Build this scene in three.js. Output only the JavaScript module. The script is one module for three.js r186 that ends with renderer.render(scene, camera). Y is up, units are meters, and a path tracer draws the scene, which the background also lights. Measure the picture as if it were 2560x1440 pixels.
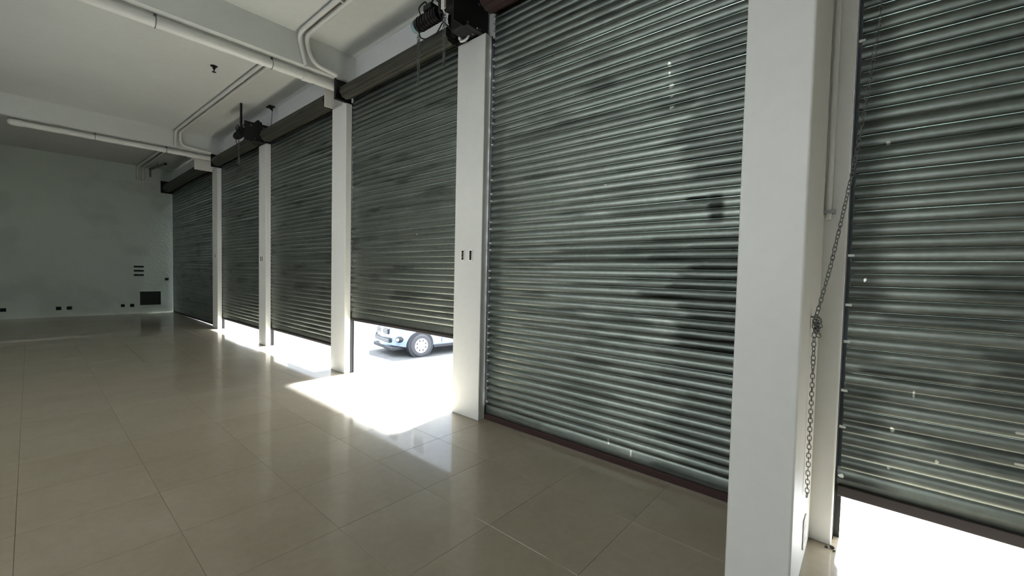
import * as THREE from 'three';
import { RectAreaLightUniformsLib } from 'three/addons/lights/RectAreaLightUniformsLib.js';
import { RoundedBoxGeometry } from 'three/addons/geometries/RoundedBoxGeometry.js';
import { mergeGeometries, toCreasedNormals } from 'three/addons/utils/BufferGeometryUtils.js';

// ---------------------------------------------------------------- camera, sky, sun, exposure
RectAreaLightUniformsLib.init();
const scene = new THREE.Scene();
const camera = new THREE.PerspectiveCamera(69.29, 2560 / 1440, 0.05, 200);
camera.position.set(0, 1.469, 2.877);
camera.rotation.order = 'YXZ';
camera.rotation.set(-THREE.MathUtils.degToRad(2.057), THREE.MathUtils.degToRad(40.808), THREE.MathUtils.degToRad(1.275));

const renderer = new THREE.WebGLRenderer({ antialias: true });
renderer.toneMapping = THREE.LinearToneMapping;
renderer.toneMappingExposure = 1.07;
renderer.shadowMap.enabled = true;
renderer.shadowMap.type = THREE.PCFSoftShadowMap;

// a bright, thinly overcast sky with the sun standing high in front of the shutters
scene.background = new THREE.Color(0.90, 0.96, 1.0);
scene.backgroundIntensity = 9.5;
const sun = new THREE.DirectionalLight(0xdfebff, 122);
sun.position.set(-7 - 1.5, 17, -19.4);
sun.target.position.set(-7, 0, -0.5);
sun.castShadow = true;
sun.shadow.mapSize.set(2048, 2048);
Object.assign(sun.shadow.camera, { left: -16, right: 16, top: 16, bottom: -16, near: 1, far: 60 });
sun.shadow.radius = 18;
scene.add(sun, sun.target);

// ---------------------------------------------------------------- helpers
let seed = 7;
const rnd = () => { seed = (seed * 1664525 + 1013904223) >>> 0; return seed / 4294967296; };
const rr = (a, b) => a + (b - a) * rnd();
const taken = new Map();
function numbered(name) {
  const n = taken.get(name) ?? 0; taken.set(name, n + 1);
  return n ? name + '_' + String(n).padStart(3, '0') : name;
}
function tag(o, label, category, group, kind) {
  if (label) o.userData.label = label;
  if (category) o.userData.category = category;
  if (group) o.userData.group = group;
  if (kind) o.userData.kind = kind;
  return o;
}
function shade(m) { m.castShadow = true; m.receiveShadow = true; return m; }
function part(name, geometry, material, parent, label) {
  const g = Array.isArray(geometry) ? mergeGeometries(geometry.map((x) => strip(x))) : geometry;
  const m = shade(new THREE.Mesh(g, material)); m.name = name; parent.add(m);
  if (label) m.userData.label = label;
  return m;
}
function strip(g) {
  const h = g.index ? g.toNonIndexed() : g.clone();
  for (const k of Object.keys(h.attributes)) if (!['position', 'normal', 'uv'].includes(k)) h.deleteAttribute(k);
  return h;
}
function thing(name, label, category, [x, y, z] = [0, 0, 0], group, kind) {
  const o = new THREE.Group(); o.name = numbered(name); o.position.set(x, y, z); scene.add(o);
  return tag(o, label, category, group, kind);
}
function single(name, geometry, material, label, category, group, kind) {
  const m = part(numbered(name), geometry, material, scene); return tag(m, label, category, group, kind);
}
function box(x0, x1, y0, y1, z0, z1) {
  const g = new THREE.BoxGeometry(x1 - x0, y1 - y0, z1 - z0);
  g.translate((x0 + x1) / 2, (y0 + y1) / 2, (z0 + z1) / 2);
  return metres(g);
}
function rbox(x0, x1, y0, y1, z0, z1, r = 0.006, s = 2) {
  const g = new RoundedBoxGeometry(x1 - x0, y1 - y0, z1 - z0, s, r);
  g.translate((x0 + x1) / 2, (y0 + y1) / 2, (z0 + z1) / 2);
  return metres(g);
}
// uv in metres from the dominant axis of each vertex normal
function metres(g) {
  const p = g.attributes.position, n = g.attributes.normal, uv = new Float32Array(p.count * 2);
  for (let i = 0; i < p.count; i++) {
    const ax = Math.abs(n.getX(i)), ay = Math.abs(n.getY(i)), az = Math.abs(n.getZ(i));
    const [a, b] = ax >= ay && ax >= az ? [p.getZ(i), p.getY(i)] : ay >= az ? [p.getX(i), p.getZ(i)] : [p.getX(i), p.getY(i)];
    uv[2 * i] = a; uv[2 * i + 1] = b;
  }
  g.setAttribute('uv', new THREE.BufferAttribute(uv, 2)); return g;
}
const V = (x, y, z) => new THREE.Vector3(x, y, z);
function cyl(a, b, r, seg = 16, r2 = r) {
  const A = V(...a), B = V(...b), d = B.clone().sub(A), g = new THREE.CylinderGeometry(r2, r, d.length(), seg);
  g.translate(0, d.length() / 2, 0);
  g.applyQuaternion(new THREE.Quaternion().setFromUnitVectors(V(0, 1, 0), d.normalize()));
  g.translate(A.x, A.y, A.z); return g;
}
// tube through corner points with rounded bends
function bent(points, r, bend = 0.08, radial = 10) {
  const P = points.map((p) => V(...p)), path = new THREE.CurvePath();
  let from = P[0];
  for (let i = 1; i < P.length - 1; i++) {
    const d0 = P[i - 1].clone().sub(P[i]), d1 = P[i + 1].clone().sub(P[i]);
    const k = Math.min(bend, d0.length() * 0.45, d1.length() * 0.45);
    const a = P[i].clone().add(d0.setLength(k)), b = P[i].clone().add(d1.setLength(k));
    path.add(new THREE.LineCurve3(from, a)); path.add(new THREE.QuadraticBezierCurve3(a, P[i], b)); from = b;
  }
  path.add(new THREE.LineCurve3(from, P[P.length - 1]));
  const pts = [];
  path.curves.forEach((c, i) => { const n = c.isLineCurve3 ? 1 : 6; for (let k = i ? 1 : 0; k <= n; k++) pts.push(c.getPoint(k / n)); });
  return sweep(pts, r, radial);
}
function sweep(pts, r, radial = 10) {
  const pos = [], nor = [], uv = [], idx = [], n = pts.length;
  let u = V(0, 1, 0), t0 = pts[1].clone().sub(pts[0]).normalize();
  if (Math.abs(u.dot(t0)) > 0.9) u = V(1, 0, 0);
  let len = 0;
  for (let i = 0; i < n; i++) {
    const t = pts[Math.min(i + 1, n - 1)].clone().sub(pts[Math.max(i - 1, 0)]).normalize();
    u = u.clone().sub(t.clone().multiplyScalar(u.dot(t))).normalize();
    const v = t.clone().cross(u);
    if (i) len += pts[i].distanceTo(pts[i - 1]);
    for (let k = 0; k <= radial; k++) {
      const a = k / radial * Math.PI * 2, d = u.clone().multiplyScalar(Math.cos(a)).add(v.clone().multiplyScalar(Math.sin(a)));
      pos.push(pts[i].x + d.x * r, pts[i].y + d.y * r, pts[i].z + d.z * r); nor.push(d.x, d.y, d.z); uv.push(k / radial * r * 6, len);
      if (i && k) { const b = i * (radial + 1) + k, c = b - radial - 1; idx.push(c - 1, c, b, c - 1, b, b - 1); }
    }
  }
  const g = new THREE.BufferGeometry();
  g.setAttribute('position', new THREE.Float32BufferAttribute(pos, 3)); g.setAttribute('normal', new THREE.Float32BufferAttribute(nor, 3));
  g.setAttribute('uv', new THREE.Float32BufferAttribute(uv, 2)); g.setIndex(idx); return g;
}
function curve(points, r, radial = 8, seg = 40) { return new THREE.TubeGeometry(new THREE.CatmullRomCurve3(points.map((p) => V(...p))), seg, r, radial); }
// closed profile [y, z] extruded along x from x0 to x1; uv = (x, y + v0) in metres
function alongX(profile, x0, x1, v0 = 0, crease = 0.7) {
  const pos = [], uv = [], n = profile.length;
  const q = (ax, i, bx, j, cx, k) => { for (const [x, m] of [[ax, i], [bx, j], [cx, k]]) { pos.push(x, profile[m][0], profile[m][1]); uv.push(x, profile[m][0] + v0); } };
  for (let i = 0; i < n; i++) { const j = (i + 1) % n; q(x0, i, x1, i, x1, j); q(x0, i, x1, j, x0, j); }
  const tri = THREE.ShapeUtils.triangulateShape(profile.map(([y, z]) => new THREE.Vector2(z, y)), []);
  for (const [a, b, c] of tri) { q(x0, a, x0, b, x0, c); q(x1, c, x1, b, x1, a); }
  const g = new THREE.BufferGeometry();
  g.setAttribute('position', new THREE.Float32BufferAttribute(pos, 3)); g.setAttribute('uv', new THREE.Float32BufferAttribute(uv, 2));
  return toCreasedNormals(g, crease);
}

// ---------------------------------------------------------------- procedural textures
function hash(x, y, s) { let h = (x * 374761393 + y * 668265263 + s * 974711) | 0; h = Math.imul(h ^ (h >>> 13), 1274126177); return ((h ^ (h >>> 16)) >>> 0) / 4294967296; }
function noise(x, y, px, py, s) {          // tiling value noise
  const xi = Math.floor(x), yi = Math.floor(y), fx = x - xi, fy = y - yi, w = (t) => t * t * (3 - 2 * t), m = (a, b) => ((a % b) + b) % b;
  const a = hash(m(xi, px), m(yi, py), s), b = hash(m(xi + 1, px), m(yi, py), s), c = hash(m(xi, px), m(yi + 1, py), s), d = hash(m(xi + 1, px), m(yi + 1, py), s);
  return (a + (b - a) * w(fx)) * (1 - w(fy)) + (c + (d - c) * w(fx)) * w(fy);
}
function fbm(u, v, fx, fy, oct, s) { let t = 0, a = 0.5, n = 0; for (let i = 0; i < oct; i++) { t += a * noise(u * fx, v * fy, fx, fy, s + i); n += a; a *= 0.5; fx *= 2; fy *= 2; } return t / n; }
function texture(size, sx, sy, f, srgb = true) {     // f(u, v) -> [r, g, b] 0..1; the picture spans sx by sy metres
  const data = new Uint8Array(size * size * 4);
  for (let j = 0; j < size; j++) for (let i = 0; i < size; i++) {
    const c = f((i + 0.5) / size, (j + 0.5) / size), o = (j * size + i) * 4;
    for (let k = 0; k < 3; k++) data[o + k] = Math.max(0, Math.min(255, c[k] * 255)); data[o + 3] = 255;
  }
  const t = new THREE.DataTexture(data, size, size); t.wrapS = t.wrapT = THREE.RepeatWrapping; t.magFilter = THREE.LinearFilter;
  t.minFilter = THREE.LinearMipmapLinearFilter; t.generateMipmaps = true; t.repeat.set(1 / sx, 1 / sy);
  if (srgb) t.colorSpace = THREE.SRGBColorSpace; t.needsUpdate = true; return t;
}
const mul = (c, k) => [c[0] * k, c[1] * k, c[2] * k];
const mixc = (a, b, t) => [a[0] + (b[0] - a[0]) * t, a[1] + (b[1] - a[1]) * t, a[2] + (b[2] - a[2]) * t];
const step = (a, b, x) => { const t = Math.max(0, Math.min(1, (x - a) / (b - a))); return t * t * (3 - 2 * t); };

const wallTex = texture(512, 3, 3, (u, v) => mul([0.9, 0.9, 0.885], 0.955 + 0.05 * fbm(u, v, 4, 4, 5, 11) + 0.02 * (fbm(u, v, 64, 64, 2, 3) - 0.5)));
const wallBump = texture(512, 1.2, 1.2, (u, v) => { const k = fbm(u, v, 24, 24, 4, 31); return [k, k, k]; }, false);
const endTex = texture(512, 5, 5, (u, v) => {
  const smear = step(0.52, 0.75, fbm(u, v, 6, 8, 5, 71));
  return mixc(mul([0.79, 0.83, 0.775], 0.95 + 0.06 * fbm(u, v, 5, 5, 5, 51)), [0.7, 0.74, 0.685], smear * 0.6);
});
const tileTex = [0, 1, 2].map((k) => texture(256, 1.2, 1.2, (u, v) => {
  const c = fbm(u, v, 4, 4, 5, 100 + k * 9), f = fbm(u, v, 40, 40, 2, 140 + k);
  return mul(mixc([0.59, 0.54, 0.455], [0.645, 0.60, 0.522], c), 0.965 + 0.05 * f);
}));
const tileRough = texture(256, 2.4, 2.4, (u, v) => { const k = 0.34 + 0.10 * fbm(u, v, 5, 5, 5, 201); return [k, k, k]; }, false);
const concreteTex = texture(512, 4, 4, (u, v) => mul([0.36, 0.357, 0.35], 0.86 + 0.2 * fbm(u, v, 8, 8, 6, 301)));
const roadTex = texture(512, 4, 4, (u, v) => mul([0.32, 0.32, 0.325], 0.82 + 0.3 * fbm(u, v, 16, 16, 5, 321)));

// galvanised slats: dull grey-green zinc, dust, long rubbed streaks, hand-worn dark smears, flecks of white paint (marks at their places in metres)
function slatTexture(s, marks, flecks, sx = 3.0, sy = 4.0) {
  return texture(1024, sx, sy, (u, v) => {
    const X = u * sx, Y = v * sy, streak = fbm(u, v, 5, 220, 3, s), cloud = fbm(u, v, 6, 7, 5, s + 20), grit = fbm(u, v, 128, 160, 2, s + 40);
    let c = mixc([0.50, 0.525, 0.50], [0.60, 0.615, 0.59], cloud);
    c = mul(c, 0.80 + 0.26 * streak + 0.08 * (grit - 0.5));
    const row = Math.floor(Y / 0.0685), fine = 0.55 + 0.9 * (fbm(u, v, 10, 240, 4, s + 80) - 0.3);
    let dark = step(0.58, 0.80, fbm(u, v, 5, 53, 4, s + 60)) * 0.35;
    for (const [mx, my, rx, ry, k] of marks) {
      const h = hash(row, Math.round(mx * 10), s), h2 = hash(row, 77, s), lx = mx - rx * (0.35 + 0.65 * h), ly = 1 - step(0.6 + 0.4 * h2, 1.0 + 0.2 * h2, Math.abs(Y - my) / ry);
      const along = step(lx - 0.05, lx + 0.12 * rx, X + 0.25 * rx * (fbm(u, v, 24, 160, 3, s + 90) - 0.5)) * (1 - step(mx + rx * (0.1 + 0.4 * h2), mx + rx * (0.9 + 0.5 * h2), X));
      const fr = ((Y - 0.149) / 0.0685 % 1 + 1) % 1;
      dark = Math.max(dark, Math.min(1, k * ly * along * fine * 1.25 * (1 - 0.6 * step(0.3, 0.75, fr))));
    }
    c = mixc(c, [0.17, 0.18, 0.17], dark);
    for (const [fx, fy, rx, ry] of flecks) {
      const e = Math.hypot((X - fx) / rx, (Y - fy) / ry) + 0.5 * (fbm(u, v, 300, 300, 1, s) - 0.5);
      if (e < 1) c = [0.9, 0.9, 0.87];
    }
    return c;
  });
}
// x of a mark is measured from the left end of its shutter
const slatA = slatTexture(401, [], [[1.5, 1.9, 0.01, 0.008]]);
const slatB = slatTexture(441, [[2.09, 1.93, 0.05, 0.10, 1.0], [1.98, 1.99, 0.10, 0.03, 0.9], [2.12, 1.3, 0.55, 0.42, 0.85], [2.25, 2.6, 0.5, 0.55, 0.45], [2.15, 0.55, 0.6, 0.45, 0.5], [1.1, 1.62, 0.7, 0.07, 0.35], [0.5, 3.4, 0.6, 0.05, 0.5], [0.1, 1.5, 0.12, 1.6, 0.3]],
  [[1.74, 2.97, 0.012, 0.012], [1.745, 2.9, 0.008, 0.012], [1.76, 2.81, 0.016, 0.02], [1.765, 2.74, 0.014, 0.012], [1.77, 2.66, 0.016, 0.01], [1.27, 2.18, 0.012, 0.006], [1.36, 0.16, 0.006, 0.02], [1.55, 0.12, 0.006, 0.022]]);
const slatC = slatTexture(481, [[0.04, 2.3, 0.14, 1.2, 0.6], [0.45, 1.28, 0.35, 0.04, 0.6], [0.25, 0.97, 0.3, 0.04, 0.6], [0.04, 0.55, 0.2, 0.35, 0.6], [0.75, 1.05, 0.25, 0.12, 0.5]],
  [[0.3, 0.89, 0.004, 0.02], [0.226, 0.686, 0.009, 0.014], [0.397, 0.568, 0.008, 0.009], [0.219, 0.475, 0.006, 0.007], [0.026, 0.373, 0.014, 0.011], [0.66, 0.784, 0.02, 0.006], [0.665, 0.639, 0.02, 0.006], [0.085, 1.474, 0.006, 0.012], [0.15, 2.2, 0.01, 0.008]]);

const M = {};
const std = (o) => new THREE.MeshStandardMaterial({ roughness: 0.8, ...o });
M.wall = std({ color: 0xffffff, map: wallTex, roughness: 0.75, bumpMap: wallBump, bumpScale: 0.0012 });
M.end = std({ color: 0xffffff, map: endTex, roughness: 0.8, bumpMap: wallBump, bumpScale: 0.002 });
M.pillar = std({ color: 0xf1f0ec, map: wallTex, roughness: 0.5, bumpMap: wallBump, bumpScale: 0.0006 });
M.ceiling = std({ color: 0xebeeeb, map: wallTex, roughness: 0.85, bumpMap: wallBump, bumpScale: 0.0012 });
M.tiles = tileTex.map((t) => new THREE.MeshPhysicalMaterial({ map: t, roughness: 1, roughnessMap: tileRough, clearcoat: 0.6, clearcoatRoughness: 0.06 }));
M.grout = std({ color: 0x7d7565, roughness: 0.95 });
const slatMat = (t) => std({ map: t, color: 0xf6f9f6, metalness: 0.92, roughness: 0.42 });
M.slatA = slatMat(slatA); M.slatB = slatMat(slatB); M.slatC = slatMat(slatC);
M.clip = std({ color: 0xc9ccc6, metalness: 0.4, roughness: 0.5 });
M.rail = std({ color: 0x2a2b2a, metalness: 0.5, roughness: 0.6 });
M.rust = std({ color: 0x34211d, roughness: 0.75, metalness: 0.2 });
M.bar = std({ color: 0x2c2624, roughness: 0.7, metalness: 0.3 });
M.coil = std({ map: slatA, color: 0x8f8b80, metalness: 0.5, roughness: 0.55 });
M.black = std({ color: 0x141413, roughness: 0.6, metalness: 0.2 });
M.grease = std({ color: 0x1d1a18, roughness: 0.5, metalness: 0.5 });
M.plate = std({ color: 0xdcdad2, roughness: 0.55 });
M.pvc = std({ color: 0xdadad3, roughness: 0.45 });
M.conduit = std({ color: 0xd6d6cf, roughness: 0.5, metalness: 0.1 });
M.zinc = std({ color: 0x777a77, roughness: 0.45, metalness: 0.7 });
M.teal = std({ color: 0x7f9ea0, roughness: 0.45 });
M.whitePlastic = std({ color: 0xe6e4de, roughness: 0.4 });
M.brass = std({ color: 0x6b5f45, roughness: 0.5, metalness: 0.4 });
M.dark = std({ color: 0x0c0d0b, roughness: 0.9 });
M.panel = std({ color: 0x2b2f2a, roughness: 0.8 });
M.concrete = std({ map: concreteTex, roughness: 0.9 });
M.road = std({ map: roadTex, roughness: 0.95 });

// ---------------------------------------------------------------- plan (metres). The shutter wall runs along x, the room lies at z > 0.
const CEIL = 4.42, TOP = 3.76, XEND = -16.705, XRIGHT = 5.6, ZBACK = 8.0, ZCURT = -0.105;
const PIL = [[-0.52, -0.115], [-3.282, -2.887], [-5.975, -5.568], [-8.913, -8.55], [-12.011, -11.602]];   // left and right edge of each pillar

// ---------------------------------------------------------------- setting
// floor: tiles on a grout bed
{
  const floor = thing('floor', 'polished beige porcelain tile floor of the empty hall', 'floor', [0, 0, 0], null, 'structure');
  part('grout_bed', box(XEND - 0.2, XRIGHT + 0.2, -0.2, -0.0014, -0.4, ZBACK + 0.2), M.grout, floor);
  const S = 0.6, G = 0.0009, x0 = -1.63, z0 = 0.546, C = 0.0008, H = 0.0014;
  const plate = (a, b, c, d) => {          // one tile: top, chamfered rim
    const pos = [], v = (x, y, z) => [x, y, z];
    const o = [v(a, -H, c), v(b, -H, c), v(b, -H, d), v(a, -H, d)], t = [v(a + C, 0, c + C), v(b - C, 0, c + C), v(b - C, 0, d - C), v(a + C, 0, d - C)];
    const tri = (p, q, r) => pos.push(...p, ...q, ...r);
    tri(t[0], t[2], t[1]); tri(t[0], t[3], t[2]);
    for (let i = 0; i < 4; i++) { const j = (i + 1) % 4; tri(o[i], t[i], t[j]); tri(o[i], t[j], o[j]); }
    const g = new THREE.BufferGeometry(); g.setAttribute('position', new THREE.Float32BufferAttribute(pos, 3)); g.computeVertexNormals(); return metres(g);
  };
  const list = [];
  for (let i = Math.floor((XEND - x0) / S); i * S + x0 < XRIGHT; i++) for (let k = -2; k * S + z0 < ZBACK; k++) {
    const a = Math.max(XEND, x0 + i * S) + G, b = Math.min(XRIGHT, x0 + (i + 1) * S) - G, c = Math.max(-0.4, z0 + k * S) + G, d = Math.min(ZBACK, z0 + (k + 1) * S) - G;
    if (b - a < 0.02 || d - c < 0.02) continue;
    const cx = (a + b) / 2, cz = (c + d) / 2, fx = -Math.sin(0.7122), fz = -Math.cos(0.7122), dx = cx, dz = cz - 2.877;
    const depth = dx * fx + dz * fz, side = Math.abs(dx * -fz + dz * fx), seen = depth > 0.7 && side < depth * 1.28 + 0.5;
    list.push({ a, b, c, d, rank: seen ? depth : 1000 + Math.hypot(dx, dz), v: Math.floor(hash(i + 60, k + 60, 5) * 3) });
  }
  list.sort((p, q) => p.rank - q.rank);
  const rest = [[], [], []];
  list.forEach((t, n) => { const g = plate(t.a, t.b, t.c, t.d); if (n < 300) part(n ? 'tile_' + String(n).padStart(3, '0') : 'tile', g, M.tiles[t.v], floor); else rest[t.v].push(g); });
  rest.forEach((r, v) => { if (r.length) part('tile_field', r, M.tiles[v], floor).userData.kind = 'stuff'; });
}
const walls = (name, gs, m, label) => single(name, gs, m, label, 'wall', null, 'structure');
walls('wall_end', box(XEND - 0.25, XEND, -0.2, CEIL, -0.4, ZBACK + 0.25), M.end, 'plain grey-green plastered end wall at the far left');
walls('wall_front', box(XEND - 0.25, XRIGHT + 0.25, 3.72, CEIL, -0.40, -0.14), M.wall, 'white lintel wall above the roller shutters');
walls('wall_right', box(XRIGHT, XRIGHT + 0.25, -0.2, CEIL, -0.4, ZBACK + 0.25), M.wall, 'white side wall behind the camera to the right');
single('ceiling', box(XEND - 0.25, XRIGHT + 0.25, CEIL, CEIL + 0.25, -0.40, ZBACK + 0.25), M.ceiling, 'white painted concrete ceiling slab', 'ceiling', null, 'structure');
// back wall with a row of wide windows high above the floor (outside the picture; they light the faces turned to the room)
const WIN = [[-7.3, -5.1], [-4.6, -2.4], [-1.9, 0.3]], WY = [1.75, 3.65];
{
  const gs = [box(XEND, XRIGHT, -0.2, WY[0], ZBACK, ZBACK + 0.25), box(XEND, XRIGHT, WY[1], CEIL, ZBACK, ZBACK + 0.25)];
  let x = XEND; for (const [a, b] of [...WIN, [XRIGHT, 0]]) { gs.push(box(x, a, WY[0], WY[1], ZBACK, ZBACK + 0.25)); x = b; }
  walls('wall_back', gs, M.wall, 'white rear wall with high windows behind the camera');
  const pane = new THREE.MeshPhysicalMaterial({ color: 0xffffff, transmission: 1, thickness: 0, roughness: 0, ior: 1.45 });
  WIN.forEach(([a, b], i) => {
    const w = thing('window_' + (i + 1), 'high window in the rear wall behind the camera', 'window', [0, 0, 0], 'rear windows', 'structure');
    const t = 0.05, z = ZBACK + 0.1;
    part('frame', [box(a, b, WY[0], WY[0] + t, z, z + t), box(a, b, WY[1] - t, WY[1], z, z + t), box(a, a + t, WY[0], WY[1], z, z + t), box(b - t, b, WY[0], WY[1], z, z + t), box((a + b) / 2 - 0.02, (a + b) / 2 + 0.02, WY[0], WY[1], z, z + t)], M.whitePlastic, w);
    for (const [p, q] of [[a + t, (a + b) / 2 - 0.02], [(a + b) / 2 + 0.02, b - t]]) { const g = new THREE.PlaneGeometry(q - p, WY[1] - WY[0] - 2 * t); g.translate((p + q) / 2, (WY[0] + WY[1]) / 2, z + t / 2); part('pane', g, pane, w); }
  });
}
// beams across the hall
for (const [x0, x1, what] of [[-5.80, -5.568, 'white concrete ceiling beam above the third pillar from the right'], [-11.83, -11.602, 'white concrete ceiling beam nearest the end wall'], [-0.45, -0.22, 'white concrete ceiling beam above the thick pier at the right']])
  single('ceiling_beam', box(x0, x1, 4.05, CEIL, -0.14, ZBACK), M.ceiling, what, 'beam', null, 'structure');

// outside: pavement, two steps down, street
single('pavement', [box(-40, 30, -0.2, -0.002, -0.95, -0.4)], M.concrete, 'sunlit concrete landing outside the shutters', 'pavement', null, 'structure');
single('step_edge', [box(-40, 30, -0.45, -0.225, -1.3, -0.95), box(-40, 30, -0.7, -0.45, -1.65, -1.3)], M.concrete, 'concrete steps going down to the street', 'steps', null, 'structure');
single('street', box(-60, 50, -0.95, -0.676, -60, -1.0), M.road, 'sunlit pale street surface outside under the raised shutter', 'street', null, 'structure');

single('yard', box(-60, 50, -0.4, -0.1, ZBACK + 0.3, 60), M.road, 'grey yard behind the hall, outside the picture', 'yard', null, 'structure');

// ---------------------------------------------------------------- pillars
const pillarLabel = ['flat white pillar behind the thick pier beside the chain', 'white pillar with two dark switches under the upper shutter motor', 'white pillar under the black bracket and the near drain pipe', 'narrow white pillar under the far shutter motor', 'white pillar nearest the end wall'];
PIL.forEach(([a, b], i) => {
  const p = thing('pillar', pillarLabel[i], 'pillar', [(a + b) / 2, 0, 0], null, 'structure'), w = (b - a) / 2;
  part('shaft', rbox(-w, w, 0, i ? TOP : CEIL, -0.38, 0, 0.008), M.pillar, p);
});
single('pier', rbox(-0.473, -0.216, 0, CEIL, -0.01, 0.753, 0.012, 3), M.pillar, 'thick white pier standing out into the hall at the right', 'pier', null, 'structure');

// ---------------------------------------------------------------- roller shutters
const PITCH = 0.0685;
const slatProfile = (() => {
  const front = [[0.000, 0.000], [0.0036, 0.0050], [0.011, 0.0088], [0.022, 0.0115], [0.035, 0.0124], [0.047, 0.0106], [0.057, 0.0068], [0.0635, 0.0018], [0.0672, -0.0022], [0.084, -0.0022]];
  const t = 0.0018, back = front.map(([y, z]) => [y, z - t]).reverse();
  return [...front, ...back];
})();
function coilGeometry(r, x0, x1) {            // a roll of slats: bulging ridges round a drum
  const n = Math.round(2 * Math.PI * r / PITCH), prof = [];
  for (let i = 0; i < n; i++) for (let k = 0; k < 4; k++) { const a = -(i + k / 4) / n * 2 * Math.PI, q = r - 0.010 + 0.010 * Math.sin(Math.PI * (k + 0.35) / 4) + (k === 0 ? -0.003 : 0); prof.push([Math.cos(a) * q, Math.sin(a) * q]); }
  return alongX(prof, x0, x1, 0, 0.45);
}
function shutter({ a, b, gap, label, mat, coilY, coilZ, coilR, coilMat, bar = M.bar, barH = 0.035, left, right, clips = 0.6, edge = 0.007, lip = 0.011, tilt = 0 }) {
  const s = thing('roller_shutter', label, 'shutter', [a, 0, 0], 'roller shutters along the front of the hall'), w = b - a; s.rotation.z = tilt;
  const yTop = coilY + 0.02, y0 = gap + barH + 0.09;
  // bottom: bar and a flat wide end slat
  part('bottom_bar', rbox(0.012, w - 0.012, gap, gap + barH, ZCURT - 0.03, ZCURT + 0.028, 0.006), bar, s, 'dark angle bar along the lower edge');
  const wide = [[0, 0.004], [0.02, 0.008], [0.05, 0.009], [0.08, 0.007], [0.094, 0.0], [0.10, -0.006], [0.10, -0.008], [0, -0.002]];
  const e = part('end_slat', alongX(wide, 0.008, w - 0.008, gap + barH, 0.7), mat, s); e.position.set(0, gap + barH - 0.004, ZCURT);
  let n = 0;
  for (let y = y0; y < yTop; y += PITCH, n++) {
    const m = part(n ? 'slat_' + String(n).padStart(3, '0') : 'slat', alongX(slatProfile, edge + 0.004 * hash(n, 1, 9), w - edge - 0.004 * hash(n, 2, 9), y, 0.7), mat, s);
    m.position.set(0, y, ZCURT - 0.0002 + 0.0004 * hash(n, 3, Math.round(-a * 10)));
    m.rotation.x = (hash(n, 4, Math.round(-a * 10)) - 0.5) * 0.006;
    if (hash(n, 5, Math.round(-a * 10)) < clips) part('end_clip', rbox(0.006, edge + 0.016, 0.026, 0.040, 0.004, 0.014, 0.003, 1), M.clip, m);
  }
  // side channels
  for (const [x0, x1] of [[0.0, 0.003], [w - 0.003, w]]) part('guide_rail', [box(x0, x1, 0, TOP, ZCURT - 0.032, ZCURT + 0.022)], M.rail, s);
  for (const [x0, x1] of [[0.003, lip], [w - lip, w - 0.003]]) part('guide_lip', [box(x0, x1, 0, TOP, ZCURT - 0.032, ZCURT - 0.022)], M.rail, s);
  // roll of slats with its shaft and end brackets
  const c = part('coil', coilGeometry(coilR, 0.05, w - 0.05), coilMat, s); c.position.set(0, coilY, coilZ);
  const k = part('shaft', cyl([0.0, 0, 0], [w - 0.002, 0, 0], 0.03, 12), M.grease, s); k.position.set(0, coilY, coilZ);
  const brk = (x, kind, zr, y0, y1) => {
    if (kind === 'black') part('bracket', [box(x - 0.006, x + 0.006, y0, y1, -0.10, zr), box(x - 0.006, x + 0.045, y0, y0 + 0.008, -0.13, zr), box(x - 0.006, x + 0.045, y1 - 0.008, y1, -0.13, zr), box(x - 0.006, x + 0.045, y0, y1, zr - 0.008, zr)], M.black, s, 'black angle-iron bracket');
    else part('bracket', box(x - 0.006, x + 0.006, y0, y1, -0.13, zr), M.plate, s, 'white painted bracket plate');
  };
  if (left) brk(left[0] - a, left[1], left[2], left[3], left[4]);
  if (right) brk(right[0] - a, right[1], right[2], right[3], right[4]);
  return s;
}
shutter({ a: XEND + 0.02, b: PIL[4][0], gap: 0.002, tilt: 0.0038, label: 'dark wide roller shutter meeting the end wall', mat: M.slatA, coilY: 3.86, coilZ: 0.05, coilR: 0.125, coilMat: M.coil, left: [XEND + 0.03, 'black', 0.206, 3.70, 4.06], right: [PIL[4][0] + 0.006, 'white', 0.345, 3.70, 4.03], clips: 0.1 });
shutter({ a: PIL[4][1], b: PIL[3][0], gap: 0.235, label: 'roller shutter raised a hand above the floor, second from the end wall', mat: M.slatA, coilY: 3.89, coilZ: 0.02, coilR: 0.11, coilMat: M.coil, left: [-11.65, 'black', 0.113, 3.773, 4.09], clips: 0.2 });
shutter({ a: PIL[3][1], b: PIL[2][0], gap: 0.305, label: 'roller shutter raised a little between the two narrow far pillars, third from the end wall', mat: M.slatA, coilY: 3.88, coilZ: 0.01, coilR: 0.112, coilMat: M.coil, right: [PIL[2][0] + 0.006, 'white', 0.116, 3.77, 4.02], clips: 0.5 });
shutter({ a: PIL[2][1], b: PIL[1][0], gap: 0.75, label: 'roller shutter raised to knee height with the parked car behind it', mat: M.slatA, coilY: 3.872, coilZ: 0.03, coilR: 0.095, coilMat: M.coil, left: [-5.62, 'black', 0.145, 3.773, 4.06], clips: 0.35 });
shutter({ a: PIL[1][1], b: PIL[0][0], gap: 0.004, label: 'fully closed roller shutter with dark smears left of the thick pier', mat: M.slatB, coilY: 4.06, coilZ: 0.03, coilR: 0.15, coilMat: M.rust, bar: M.rust, barH: 0.055, clips: 0.7, edge: 0.026, lip: 0.04 });
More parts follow.
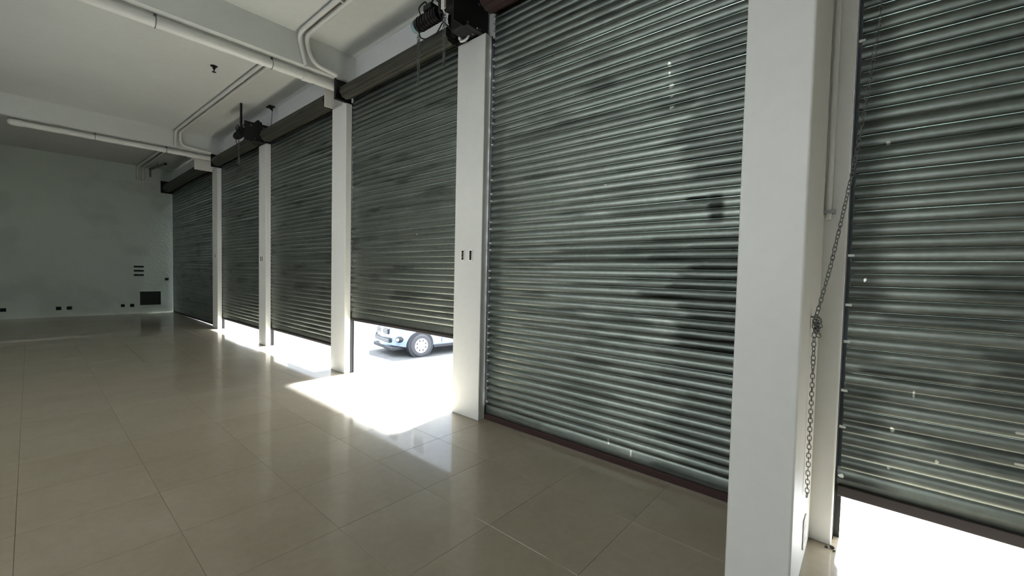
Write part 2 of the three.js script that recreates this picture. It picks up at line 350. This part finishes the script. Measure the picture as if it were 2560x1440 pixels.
shutter({ a: PIL[0][1], b: 2.55, gap: 0.26, label: 'roller shutter flecked with white paint right of the chain', mat: M.slatC, coilY: 4.06, coilZ: 0.03, coilR: 0.15, coilMat: M.rust, barH: 0.06, clips: 0.15, edge: 0.02, lip: 0.03 });
// beyond the frame the same wall goes on: one more pillar and a closed shutter
{
  const p = thing('pillar', 'white pillar outside the picture to the right', 'pillar', [2.75, 0, 0], null, 'structure');
  part('shaft', rbox(-0.2, 0.2, 0, TOP, -0.38, 0, 0.008), M.pillar, p);
}
shutter({ a: 2.95, b: XRIGHT - 0.02, gap: 0.30, label: 'roller shutter outside the picture at the far right', mat: M.slatA, coilY: 4.06, coilZ: 0.03, coilR: 0.15, coilMat: M.rust, clips: 0.1 });

// ---------------------------------------------------------------- pipes and conduits
for (const [x, z1, label] of [[-5.69, ZBACK - 0.02, 'white drain pipe under the near ceiling beam'], [-11.725, 3.05, 'white drain pipe under the far ceiling beam']]) {
  const o = thing('drain_pipe', label, 'pipe', [x, 3.965, 0], 'drain pipes under the beams');
  part('pipe', cyl([0, 0, -0.135], [0, 0, z1], 0.052, 20), M.pvc, o);
  part('coupling', cyl([0, 0, 0.42], [0, 0, 0.54], 0.06, 20), M.pvc, o); part('coupling', cyl([0, 0, z1 - 0.12], [0, 0, z1], 0.06, 20), M.pvc, o);
  if (z1 < 5) part('end_cap', new THREE.SphereGeometry(0.058, 16, 10).translate(0, 0, z1), M.pvc, o);
  for (let z = 0.9; z < Math.min(z1, 4); z += 1.1) part('hanger', [box(-0.008, 0.008, 0.04, 0.085, z - 0.012, z + 0.012), new THREE.TorusGeometry(0.055, 0.004, 6, 20).translate(0, 0, z)], M.zinc, o);
}
function conduitPair(name, label, paths, straps) {
  const o = thing(name, label, 'conduit', [0, 0, 0], 'conduits across the ceiling');
  paths.forEach(([pts, r]) => part('tube', bent(pts, r, 0.14), M.conduit, o));
  for (const [x, y, z] of straps) part('strap', box(x - 0.012, x + 0.012, y - 0.006, y + 0.02, z - 0.075, z + 0.075), M.conduit, o);
}
const yC = CEIL - 0.034;
conduitPair('conduit_run', 'pair of white conduits bending down the near beam onto the drain pipe', [
  [[[-0.47, yC, 0.57], [-5.525, yC, 0.57], [-5.525, 4.10, 0.49], [-5.525, 4.06, 0.16]], 0.029],
  [[[-0.47, yC, 0.655], [-5.522, yC, 0.655], [-5.522, 4.11, 0.58], [-5.522, 4.03, 0.555]], 0.026]], [[-2.4, yC, 0.61], [-4.5, yC, 0.61]]);
conduitPair('conduit_run', 'pair of white conduits on the ceiling between the two beams', [
  [[[-5.83, yC, 0.55], [-11.56, yC, 0.69], [-11.56, 4.10, 0.68], [-11.56, 4.06, 0.13]], 0.029],
  [[[-5.83, yC, 0.63], [-11.557, yC, 0.77], [-11.557, 4.06, 0.77]], 0.026]], [[-7.6, yC, 0.63], [-9.6, yC, 0.68]]);
conduitPair('conduit_run', 'pair of short conduits bending down the end wall by the ceiling corner', [
  [[[-11.86, yC, 0.62], [-16.66, yC, 0.74], [-16.66, 4.0, 0.74]], 0.029],
  [[[-11.86, yC, 0.52], [-16.66, yC, 0.62], [-16.66, 3.98, 0.62]], 0.026]], [[-14, yC, 0.62]]);
{
  const o = thing('capped_stub_pipe', 'short grey stub pipe hanging at the ceiling corner by the end wall', 'pipe', [-16.2, 4.28, 0.42]);
  part('tube', cyl([0, 0, 0.1], [1.0, 0.04, -0.08], 0.035, 14), M.zinc, o);
  part('cap', cyl([1.0, 0.04, -0.08], [1.04, 0.04, -0.09], 0.03, 12), M.black, o);
  part('drop_tube', cyl([0, 0, 0.1], [0, -0.22, 0.1], 0.022, 12), M.zinc, o);
  part('hanger', cyl([0.5, 0.02, 0.01], [0.5, 0.14, 0.01], 0.008, 8), M.zinc, o);
}

// ---------------------------------------------------------------- shutter motors on top of two pillars
function link(g, m) { return g.clone().applyMatrix4(m); }
function chainLinks(pts, L = 0.024, R = 0.0065, wire = 0.0022, twist = 0) {      // matrices of links laid along a polyline
  const cv = new THREE.CatmullRomCurve3(pts.map((p) => V(...p)), false, 'catmullrom', 0.3), n = Math.floor(cv.getLength() / (L * 0.78)), out = [];
  for (let i = 0; i <= n; i++) {
    const t = i / n, p = cv.getPointAt(t), d = cv.getTangentAt(t), q = new THREE.Quaternion().setFromUnitVectors(V(0, 1, 0), d);
    q.multiply(new THREE.Quaternion().setFromAxisAngle(V(0, 1, 0), (i % 2 ? Math.PI / 2 : 0) + twist + rr(-0.25, 0.25)));
    out.push(new THREE.Matrix4().compose(p, q, V(1, 1, 1)));
  }
  return out;
}
function linkGeometry(L, R, wire, seg = 14, rad = 5) {
  const pts = []; const s = L / 2 - R;
  for (let i = 0; i < seg; i++) { const a = i / seg * Math.PI * 2, y = Math.sin(a) * R + (Math.sin(a) >= 0 ? s : -s); pts.push(V(Math.cos(a) * R, y, 0)); }
  return new THREE.TubeGeometry(new THREE.CatmullRomCurve3(pts, true), seg, wire, rad, true);
}
function motor(px, label, near) {
  const o = thing('shutter_motor', label, 'motor', [px, TOP, 0], 'shutter motors on the pillars');
  part('side_plate', [rbox(0.10, 0.112, 0, 0.34, -0.12, 0.33, 0.004, 1), rbox(0.10, 0.16, 0, 0.012, -0.12, 0.2, 0.004, 1)], M.black, o);
  part('gearbox', [rbox(-0.10, 0.09, 0.02, 0.24, -0.11, 0.19, 0.02), rbox(-0.13, 0.08, 0.20, 0.32, -0.05, 0.25, 0.015)], M.black, o);
  const sp = part('sprocket', [cyl([-0.15, 0, 0], [-0.135, 0, 0], 0.10, 28), cyl([-0.16, 0, 0], [-0.12, 0, 0], 0.03, 14), ...Array.from({ length: 20 }, (_, i) => { const g = box(-0.15, -0.135, 0.097, 0.112, -0.007, 0.007); g.rotateX(i / 20 * Math.PI * 2); return g; })], M.grease, o); sp.position.set(0, 0.17, 0.07);
  const mt = part('motor_body', [cyl([-0.50, 0, 0], [-0.17, 0, 0], 0.062, 22), ...Array.from({ length: 7 }, (_, i) => cyl([-0.46 + i * 0.042, 0, 0], [-0.446 + i * 0.042, 0, 0], 0.069, 22))], near ? M.grease : M.black, o); mt.position.set(0, 0.19, 0.27);
  const cap = part('end_cap', cyl([-0.555, 0, 0], [-0.50, 0, 0], 0.055, 22, 0.064), near ? M.teal : M.black, mt, near ? 'pale blue motor end cap' : undefined);
  part('terminal_box', rbox(-0.36, -0.24, 0.06, 0.12, -0.05, 0.05, 0.01), M.black, mt);
  part('hanger_rod', near ? [box(-0.075, -0.045, 0.12, CEIL - TOP, 0.33, 0.36)] : [box(-0.02, 0.012, 0.2, CEIL - TOP, 0.33, 0.36)], M.black, o);
  if (near) part('hanger_strip', box(-0.043, 0.004, 0.14, CEIL - TOP, 0.332, 0.352), M.plate, o, 'white painted flat bar');
  for (const [y, z] of [[0.05, 0.0], [0.05, 0.16], [0.28, 0.02], [0.28, 0.22]]) part('bolt', cyl([0.112, y, z], [0.122, y, z], 0.012, 6), M.zinc, o);
  part('drive_chain', [new THREE.TorusGeometry(0.105, 0.007, 6, 30).rotateY(Math.PI / 2).translate(-0.143, 0.17, 0.07), curve([[-0.143, 0.27, 0.1], [-0.143, 0.28, 0.2], [-0.143, 0.25, 0.28], [-0.143, 0.14, 0.27], [-0.143, 0.08, 0.12]], 0.007, 6, 20)], M.grease, o);
  part('limit_switch', [rbox(-0.06, 0.05, 0.32, 0.40, 0.02, 0.12, 0.01), rbox(-0.03, 0.02, 0.40, 0.43, 0.05, 0.09, 0.005)], M.black, o);
  part('cable', [curve([[-0.30, 0.30, 0.28], [-0.25, 0.36, 0.27], [-0.16, 0.29, 0.28], [-0.08, 0.33, 0.27]], 0.008), curve([[-0.42, 0.25, 0.30], [-0.45, 0.33, 0.30], [-0.36, 0.36, 0.29], [-0.32, 0.27, 0.29]], 0.007), curve([[-0.46, 0.13, 0.30], [-0.40, 0.02, 0.30], [-0.24, -0.0, 0.27], [-0.14, 0.12, 0.24]], 0.006)], M.black, o);
  if (near) part('cable_loop', [curve([[0.02, 0.42, 0.28], [0.04, 0.27, 0.29], [0.13, 0.22, 0.29], [0.22, 0.27, 0.28], [0.27, 0.45, 0.25]], 0.008), curve([[0.03, 0.42, 0.29], [0.05, 0.25, 0.30], [0.14, 0.20, 0.30], [0.24, 0.26, 0.28], [0.30, 0.45, 0.25]], 0.007)], M.zinc, o);
  if (near) part('wire_joint', [curve([[-0.13, 0.03, 0.03], [-0.09, -0.01, 0.05], [-0.02, 0.0, 0.04], [0.02, 0.05, 0.03], [0.06, 0.02, 0.03]], 0.011), new THREE.SphereGeometry(0.022, 12, 8).translate(-0.12, 0.035, 0.04), new THREE.SphereGeometry(0.026, 12, 8).translate(0.02, 0.075, 0.03), new THREE.SphereGeometry(0.018, 12, 8).translate(0.1, 0.05, 0.03)], M.whitePlastic, o, 'white taped wire joints');
  const lg = linkGeometry(0.03, 0.009, 0.003, 10, 4), gs = [];
  const drops = near ? [[-0.46, 0.06, -0.42, 0.30], [-0.435, 0.06, -0.42, 0.30], [-0.065, 0.12, -0.36, 0.30], [-0.04, 0.12, -0.36, 0.30]] : [[-0.10, 0.0, -0.42, 0.36], [-0.07, 0.0, -0.42, 0.36]];
  for (const [x, y0, y1, z] of drops) for (const m of chainLinks([[x, y0, z], [x, (y0 + y1) / 2, z], [x + (x < -0.44 || (x < -0.05 && x > -0.2) ? 0.012 : -0.012), y1, z]], 0.03)) gs.push(link(lg, m));
  part('hand_chain', gs, M.zinc, o, 'short doubled hand chain').userData.kind = 'stuff';
  return o;
}
motor((PIL[1][0] + PIL[1][1]) / 2, 'black shutter motor with a pale blue end cap at the top of the picture', true);
motor((PIL[3][0] + PIL[3][1]) / 2, 'small black shutter motor with a hanger rod on the far narrow pillar', false);
{
  const o = thing('ceiling_hook', 'small black hook bracket with a thin wire above the far shutter motor', 'hook', [-8.45, CEIL, -0.05]);
  part('plate', rbox(-0.10, 0.06, -0.02, 0, -0.05, 0.05, 0.004, 1), M.black, o);
  part('hook', curve([[-0.02, -0.02, 0], [0.0, -0.06, 0], [0.05, -0.06, 0], [0.06, -0.1, 0]], 0.012, 8, 20), M.black, o);
  part('wire', cyl([0.06, -0.1, 0], [0.06, -0.44, 0.02], 0.007, 8), M.zinc, o);
}
{
  const o = thing('sprinkler', 'small dark sprinkler head on the ceiling between the beams', 'sprinkler', [-7.464, CEIL, 1.062]);
  part('stem', cyl([0, 0, 0], [0, -0.045, 0], 0.018, 12), M.black, o);
  part('frame', [cyl([-0.018, -0.04, 0], [-0.008, -0.085, 0], 0.005, 8), cyl([0.018, -0.04, 0], [0.008, -0.085, 0], 0.005, 8)], M.black, o);
  part('deflector', cyl([0, -0.085, 0], [0, -0.09, 0], 0.028, 16), M.black, o);
  part('escutcheon', cyl([0, 0, 0], [0, -0.008, 0], 0.045, 20), M.black, o);
}

// ---------------------------------------------------------------- switches and outlets
function wallSwitch(x, y, label, bright) {
  const o = thing('wall_switch', label, 'switch', [x, y, 0], 'switches on the pillars');
  part('cover', [rbox(-0.028, 0.028, -0.058, 0.058, 0, 0.005, 0.002, 1)], M.whitePlastic, o);
  part('recess', box(-0.015, 0.015, -0.046, 0.046, 0.004, 0.0056), M.dark, o, 'dark slot');
  if (bright) for (const dy of [-0.018, 0.018]) part('rocker', rbox(-0.011, 0.009, dy - 0.013, dy + 0.013, 0.004, 0.010, 0.002, 1), M.brass, o, 'tan rocker');
  else part('rocker', rbox(-0.011, 0.011, -0.03, 0.03, 0.004, 0.009, 0.002, 1), M.grease, o, 'black rocker');
}
wallSwitch(-3.152, 1.638, 'open wall switch with tan rockers, left of the pair under the upper motor', true);
wallSwitch(-3.036, 1.636, 'dark wall switch, right of the pair under the upper motor', false);
wallSwitch(-8.798, 1.633, 'tiny wall switch, left one on the narrow far pillar', false);
wallSwitch(-8.715, 1.633, 'tiny wall switch, right one on the narrow far pillar', false);
wallSwitch(-11.77, 1.716, 'tiny wall switch on the pillar nearest the end wall', false);
function outlet(z, y, w, h, label) {
  const o = thing('outlet_box', label, 'outlet', [XEND, y, z], 'open outlet boxes on the end wall');
  part('rim', [box(0, 0.006, -h, h, -w, -w + 0.008), box(0, 0.006, -h, h, w - 0.008, w), box(0, 0.006, h - 0.008, h, -w, w), box(0, 0.006, -h, -h + 0.008, -w, w)], M.panel, o);
  part('back', box(0, 0.003, -h, h, -w, w), M.dark, o);
  part('socket', rbox(0.002, 0.008, -0.02, 0.02, -0.02, 0.02, 0.004, 1), M.dark, o);
}
outlet(3.33, 0.24, 0.05, 0.045, 'black outlet box low on the end wall at the left edge of the picture');
outlet(2.374, 0.234, 0.05, 0.045, 'black outlet box low on the end wall, left of the middle pair');
outlet(2.173, 0.234, 0.05, 0.045, 'black outlet box low on the end wall, right of the middle pair');
outlet(1.09, 0.252, 0.042, 0.04, 'black outlet box low on the end wall, left of the pair beside the dark panel');
outlet(0.884, 0.25, 0.046, 0.045, 'black outlet box low on the end wall touching the dark panel');
outlet(0.072, 1.04, 0.046, 0.04, 'black outlet box at waist height next to the wide dark shutter');
[[1.412, 'top one of the three dark slotted outlet strips on the end wall'], [1.287, 'middle one of the three dark slotted outlet strips on the end wall'], [1.16, 'bottom one of the three dark slotted outlet strips on the end wall']].forEach(([y, label]) => {
  const o = thing('outlet_strip', label, 'outlet', [XEND, y, 0.727], 'outlet strips on the end wall');
  part('cover', rbox(0, 0.008, -0.028, 0.028, -0.115, 0.115, 0.003, 1), M.panel, o);
  for (const z of [-0.068, 0, 0.068]) part('slot', rbox(0.004, 0.011, -0.016, 0.016, z - 0.026, z + 0.026, 0.003, 1), M.dark, o);
});
{
  const o = thing('wall_panel', 'dark rectangular panel low on the end wall near the corner', 'panel', [XEND, 0.455, 0.464]);
  part('frame', [box(0, 0.014, -0.205, 0.205, -0.242, -0.222), box(0, 0.014, -0.205, 0.205, 0.222, 0.242), box(0, 0.014, 0.185, 0.205, -0.242, 0.242), box(0, 0.014, -0.205, -0.185, -0.242, 0.242)], M.panel, o);
  part('door', box(0, 0.007, -0.185, 0.185, -0.222, 0.222), M.panel, o);
  part('latch', rbox(0.006, 0.014, -0.02, 0.02, -0.2, -0.185, 0.003, 1), M.dark, o);
}
{
  const o = thing('outlet_plate', 'white outlet plate low on the side of the thick pier', 'outlet', [-0.216, 0.175, 0.29]);
  part('cover', rbox(0, 0.007, -0.075, 0.075, -0.05, 0.05, 0.003, 1), M.whitePlastic, o);
  for (const y of [-0.03, 0.03]) { const f = part('socket', rbox(0.005, 0.009, y - 0.02, y + 0.02, -0.02, 0.02, 0.003, 1), M.plate, o); part('slot', [box(0.0085, 0.0095, y - 0.006, y + 0.006, -0.010, -0.007), box(0.0085, 0.0095, y - 0.006, y + 0.006, 0.007, 0.010)], M.dark, f); }
}

// ---------------------------------------------------------------- hand chain tied to the pier
{
  const o = thing('hand_chain', 'grey steel hand chain tied to the thick pier and hanging down its side', 'chain', [-0.205, 1.27, 0.42]);
  const L = 0.028, R = 0.0075, lg = linkGeometry(L, R, 0.0021, 14, 5), place = (m, n) => { const k = part(n ? 'link_' + String(n).padStart(3, '0') : 'link', lg, M.zinc, o); k.applyMatrix4(m); };
  let n = 0;
  const tie = [0.004, 0, 0];
  for (const m of chainLinks([[0.17, 2.5, -0.36], [0.185, 1.6, -0.33], [0.12, 0.85, -0.26], [0.05, 0.28, -0.10], tie], L)) place(m, n++);
  for (const m of chainLinks([tie, [0.006, -0.25, 0.0], [0.004, -0.55, -0.02], [0.004, -0.86, -0.03]], L)) place(m, n++);
  for (let i = 0; i < 14; i++) place(new THREE.Matrix4().compose(V(0.014 + rr(-0.004, 0.012), rr(-0.07, 0.03), rr(-0.022, 0.022)), new THREE.Quaternion().setFromEuler(new THREE.Euler(rr(0, 3), rr(0, 3), rr(0, 3))), V(1, 1, 1)), n++);
  part('hook', curve([[-0.012, 0.02, 0], [0.02, 0.02, 0], [0.03, 0.0, 0], [0.02, -0.02, 0], [0.01, -0.01, 0]], 0.004, 8, 20), M.zinc, o);
}
{
  const o = thing('conduit_drop', 'thin white conduit in the corner between pier and flat pillar', 'conduit', [-0.195, 1.85, 0.022]);
  part('tube', cyl([0, -0.05, 0], [0, CEIL - 1.86, 0], 0.014, 12), M.conduit, o);
  part('clamp', box(-0.02, 0.03, -0.02, 0.0, -0.02, 0.016), M.zinc, o);
}

for (const [x, z, r, which] of [[-0.108, 0.022, 0.011, 'largest'], [-0.132, 0.034, 0.008, 'middle-sized'], [-0.098, 0.046, 0.006, 'smallest']]) {
  const g = new THREE.IcosahedronGeometry(r, 0); g.scale(1.3, 0.8, 1); g.rotateY(x * 90); g.translate(x, r * 0.72, z);
  single('plaster_crumb', g, M.panel, which + ' of three dark plaster crumbs on the floor at the corner of the flat pillar', 'crumb', 'crumbs at the foot of the flat pillar');
}

// ---------------------------------------------------------------- the car outside
{
  const car = thing('car', 'pale blue-silver small hatchback parked outside, seen under the raised shutter', 'car', [-9.073, -0.676, -4.81]);
  car.rotation.y = THREE.MathUtils.degToRad(-99);
  const paint = new THREE.MeshPhysicalMaterial({ color: 0x8492aa, roughness: 0.35, metalness: 0.45, clearcoat: 0.8, clearcoatRoughness: 0.08 });
  const rubber = std({ color: 0x3a3a3d, roughness: 0.85 }), trim = std({ color: 0x16171c, roughness: 0.6 }), glass = std({ color: 0x1a2026, roughness: 0.08, metalness: 0.2 }), rimM = std({ color: 0x9a9da3, roughness: 0.35, metalness: 0.5 }), lamp = new THREE.MeshPhysicalMaterial({ color: 0xdfe6ee, roughness: 0.1, metalness: 0.3, clearcoat: 1 });
  const ax = [1.20, -1.19], RW = 0.285;
  // lower body: sections along the length
  const prof = (x) => {                                 // [half width, sill y, shoulder y, top y]
    const t = Math.abs(x) / 1.88, hw = 0.815 * Math.pow(Math.max(0, 1 - Math.pow(t, 9)), 0.45) * (1 - 0.05 * t * t);
    const top = x > 0.85 ? 0.98 - 0.24 * step(0.85, 1.95, x) : x < -1.5 ? 0.98 - 0.1 * step(1.5, 1.95, -x) : 0.98;
    return [Math.max(hw, 0.02), 0.20 + 0.07 * step(1.3, 1.9, Math.abs(x)), top - 0.17, top];
  };
  const xs = []; for (let i = 0; i <= 44; i++) { const s = i / 44 * 2 - 1; xs.push(1.88 * Math.sign(s) * Math.pow(Math.abs(s), 0.75)); }
  const ring = (x) => { const [w, a, b, c] = prof(x), o = [], side = [[0.0, a], [0.78, a], [0.95, a + 0.03], [0.985, a + 0.16], [1.0, (a + b) / 2], [0.99, b - 0.06], [0.965, b], [0.90, b + 0.09], [0.70, c - 0.025], [0.35, c]];
    for (const [k, y] of side) o.push([x, y, -w * k]); for (const [k, y] of side.slice().reverse()) o.push([x, y, w * k]); return o; };
  const pos = [], rings = xs.map(ring), N = rings[0].length;
  for (let i = 0; i < rings.length - 1; i++) for (let k = 0; k < N; k++) { const A = rings[i][k], B = rings[i][(k + 1) % N], C = rings[i + 1][(k + 1) % N], D = rings[i + 1][k]; pos.push(...A, ...C, ...B, ...A, ...D, ...C); }
  for (const [rg, f] of [[rings[0], 1], [rings[rings.length - 1], -1]]) for (let k = 1; k < N - 1; k++) pos.push(...rg[0], ...(f > 0 ? rg[k] : rg[k + 1]), ...(f > 0 ? rg[k + 1] : rg[k]));
  let bg = new THREE.BufferGeometry(); bg.setAttribute('position', new THREE.Float32BufferAttribute(pos, 3)); bg = metres(toCreasedNormals(bg, 0.6));
  part('body', bg, paint, car);
  // cabin
  const cab = new THREE.Shape(); cab.moveTo(0.98, 0); cab.lineTo(0.35, 0.46); cab.quadraticCurveTo(0.1, 0.53, -0.4, 0.53); cab.quadraticCurveTo(-1.2, 0.52, -1.45, 0.36); cab.lineTo(-1.72, 0); cab.closePath();
  const cg = new THREE.ExtrudeGeometry(cab, { depth: 1.2, bevelEnabled: true, bevelThickness: 0.08, bevelSize: 0.05, bevelSegments: 3, curveSegments: 10 }); cg.translate(0, 0.94, -0.6);
  part('cabin', cg, paint, car);
  for (const s of [-1, 1]) for (const pts of [[[0.62, 0.08], [0.28, 0.40], [-0.28, 0.45], [-0.28, 0.08]], [[-0.36, 0.08], [-0.36, 0.45], [-1.1, 0.42], [-1.36, 0.08]]]) {
    const sh = new THREE.Shape(pts.map(([x, y]) => new THREE.Vector2(x, y))), g = new THREE.ExtrudeGeometry(sh, { depth: 0.008, bevelEnabled: false }); g.translate(0, 0.94, s > 0 ? 0.678 : -0.686); part('side_window', g, glass, car);
  }
  { const g = new THREE.BoxGeometry(0.01, 0.66, 1.1); g.rotateZ(0.94); g.translate(0.70, 1.22, 0); part('windshield', g, glass, car); }
  // front: grille with bars, bumper intake, fog lamps, headlamps, chin
  const gr = part('grille', rbox(1.79, 1.875, 0.56, 0.70, -0.34, 0.34, 0.02), trim, car);
  for (let i = 0; i < 3; i++) part('grille_bar', rbox(1.87, 1.885, 0.585 + i * 0.04, 0.598 + i * 0.04, -0.32, 0.32, 0.004, 1), lamp, gr);
  const lo = part('bumper_intake', rbox(1.78, 1.885, 0.36, 0.47, -0.44, 0.44, 0.02), trim, car);
  for (let i = 0; i < 2; i++) part('intake_bar', rbox(1.88, 1.895, 0.39 + i * 0.035, 0.402 + i * 0.035, -0.42, 0.42, 0.004, 1), paint, lo);
  part('chin', rbox(1.42, 1.86, 0.17, 0.27, -0.60, 0.60, 0.03), trim, car);
  for (const s of [-1, 1]) {
    const h = part('headlamp', new THREE.SphereGeometry(1, 18, 12).scale(0.20, 0.075, 0.10).rotateY(s * 0.65).translate(1.60, 0.74, s * 0.64), lamp, car);
    const f = part('fog_lamp_bezel', new THREE.SphereGeometry(1, 18, 12).scale(0.10, 0.075, 0.07).rotateY(s * 0.75).translate(1.70, 0.45, s * 0.635), trim, car);
    part('fog_lamp', new THREE.SphereGeometry(0.04, 14, 10).translate(1.765, 0.45, s * 0.67), lamp, f);
    part('sill', rbox(-0.82, 0.84, 0.20, 0.27, s * 0.79 - 0.02, s * 0.79 + 0.02, 0.01), trim, car);
    part('door_line', rbox(0.60, 0.606, 0.32, 0.95, s * 0.806 - 0.006, s * 0.806 + 0.006, 0.002, 1), trim, car);
    part('mirror', new THREE.SphereGeometry(1, 14, 10).scale(0.07, 0.06, 0.10).translate(0.62, 1.02, s * 0.86), paint, car);
  }
  for (const x of ax) for (const s of [-1, 1]) {
    part('wheel_arch', cyl([x, RW + 0.02, s * 0.60], [x, RW + 0.02, s * 0.808], 0.345, 32), trim, car);
    const w = new THREE.Group(); w.name = 'wheel'; w.position.set(x, RW, s * 0.80); car.add(w);
    const ty = new THREE.LatheGeometry([[0.185, -0.09], [0.25, -0.092], [0.278, -0.075], [0.285, -0.04], [0.285, 0.04], [0.278, 0.07], [0.25, 0.088], [0.19, 0.082]].map(([r, y]) => new THREE.Vector2(r, y)), 40); ty.rotateX(Math.PI / 2);
    const tyre = part('tyre', ty, rubber, w); tyre.position.z = -s * 0.05;
    const sh = new THREE.Shape(); sh.absarc(0, 0, 0.192, 0, Math.PI * 2); for (let i = 0; i < 8; i++) { const a = (i + 0.5) / 8 * Math.PI * 2, h = new THREE.Path(); h.absellipse(Math.cos(a) * 0.125, Math.sin(a) * 0.125, 0.026, 0.018, 0, Math.PI * 2, true, a); sh.holes.push(h); }
    const rg = new THREE.ExtrudeGeometry(sh, { depth: 0.012, bevelEnabled: true, bevelThickness: 0.006, bevelSize: 0.004, bevelSegments: 2, curveSegments: 32 }); rg.translate(0, 0, s > 0 ? 0.012 : -0.024);
    part('rim', [rg, cyl([0, 0, s * 0.01], [0, 0, s * 0.045], 0.045, 20, 0.035)], rimM, w);
    part('brake_drum', cyl([0, 0, -s * 0.06], [0, 0, -s * 0.0], 0.18, 24), trim, w);
  }
}

// ---------------------------------------------------------------- block of flats across the street: the polished floor mirrors its shaded front
{
  const b = thing('apartment_block', 'tall grey apartment block across the street, mirrored in the polished floor', 'building', [-44, -0.676, -16]);
  const wallM = std({ color: 0x8d9299, roughness: 0.9 }), glassM = std({ color: 0x39424c, roughness: 0.15 });
  part('wall', box(-20, 20.5, 0, 18, -10, 0), wallM, b);
  part('parapet', [box(-20.2, 20.7, 18, 18.7, -0.3, 0.15), box(20.3, 20.7, 18, 18.7, -10.2, 0.15)], wallM, b);
  for (let f = 0; f < 5; f++) for (let i = 0; i < 12; i++) {
    const x = -18.2 + i * 3.3, y = 1.2 + f * 3.4;
    const w = part('window', [box(x, x + 1.6, y, y + 0.08, 0, 0.06), box(x, x + 1.6, y + 1.42, y + 1.5, 0, 0.06), box(x, x + 0.08, y, y + 1.5, 0, 0.06), box(x + 1.52, x + 1.6, y, y + 1.5, 0, 0.06)], M.whitePlastic, b);
    part('pane', box(x + 0.08, x + 1.52, y + 0.08, y + 1.42, 0.0, 0.02), glassM, w);
  }
}

renderer.render(scene, camera);
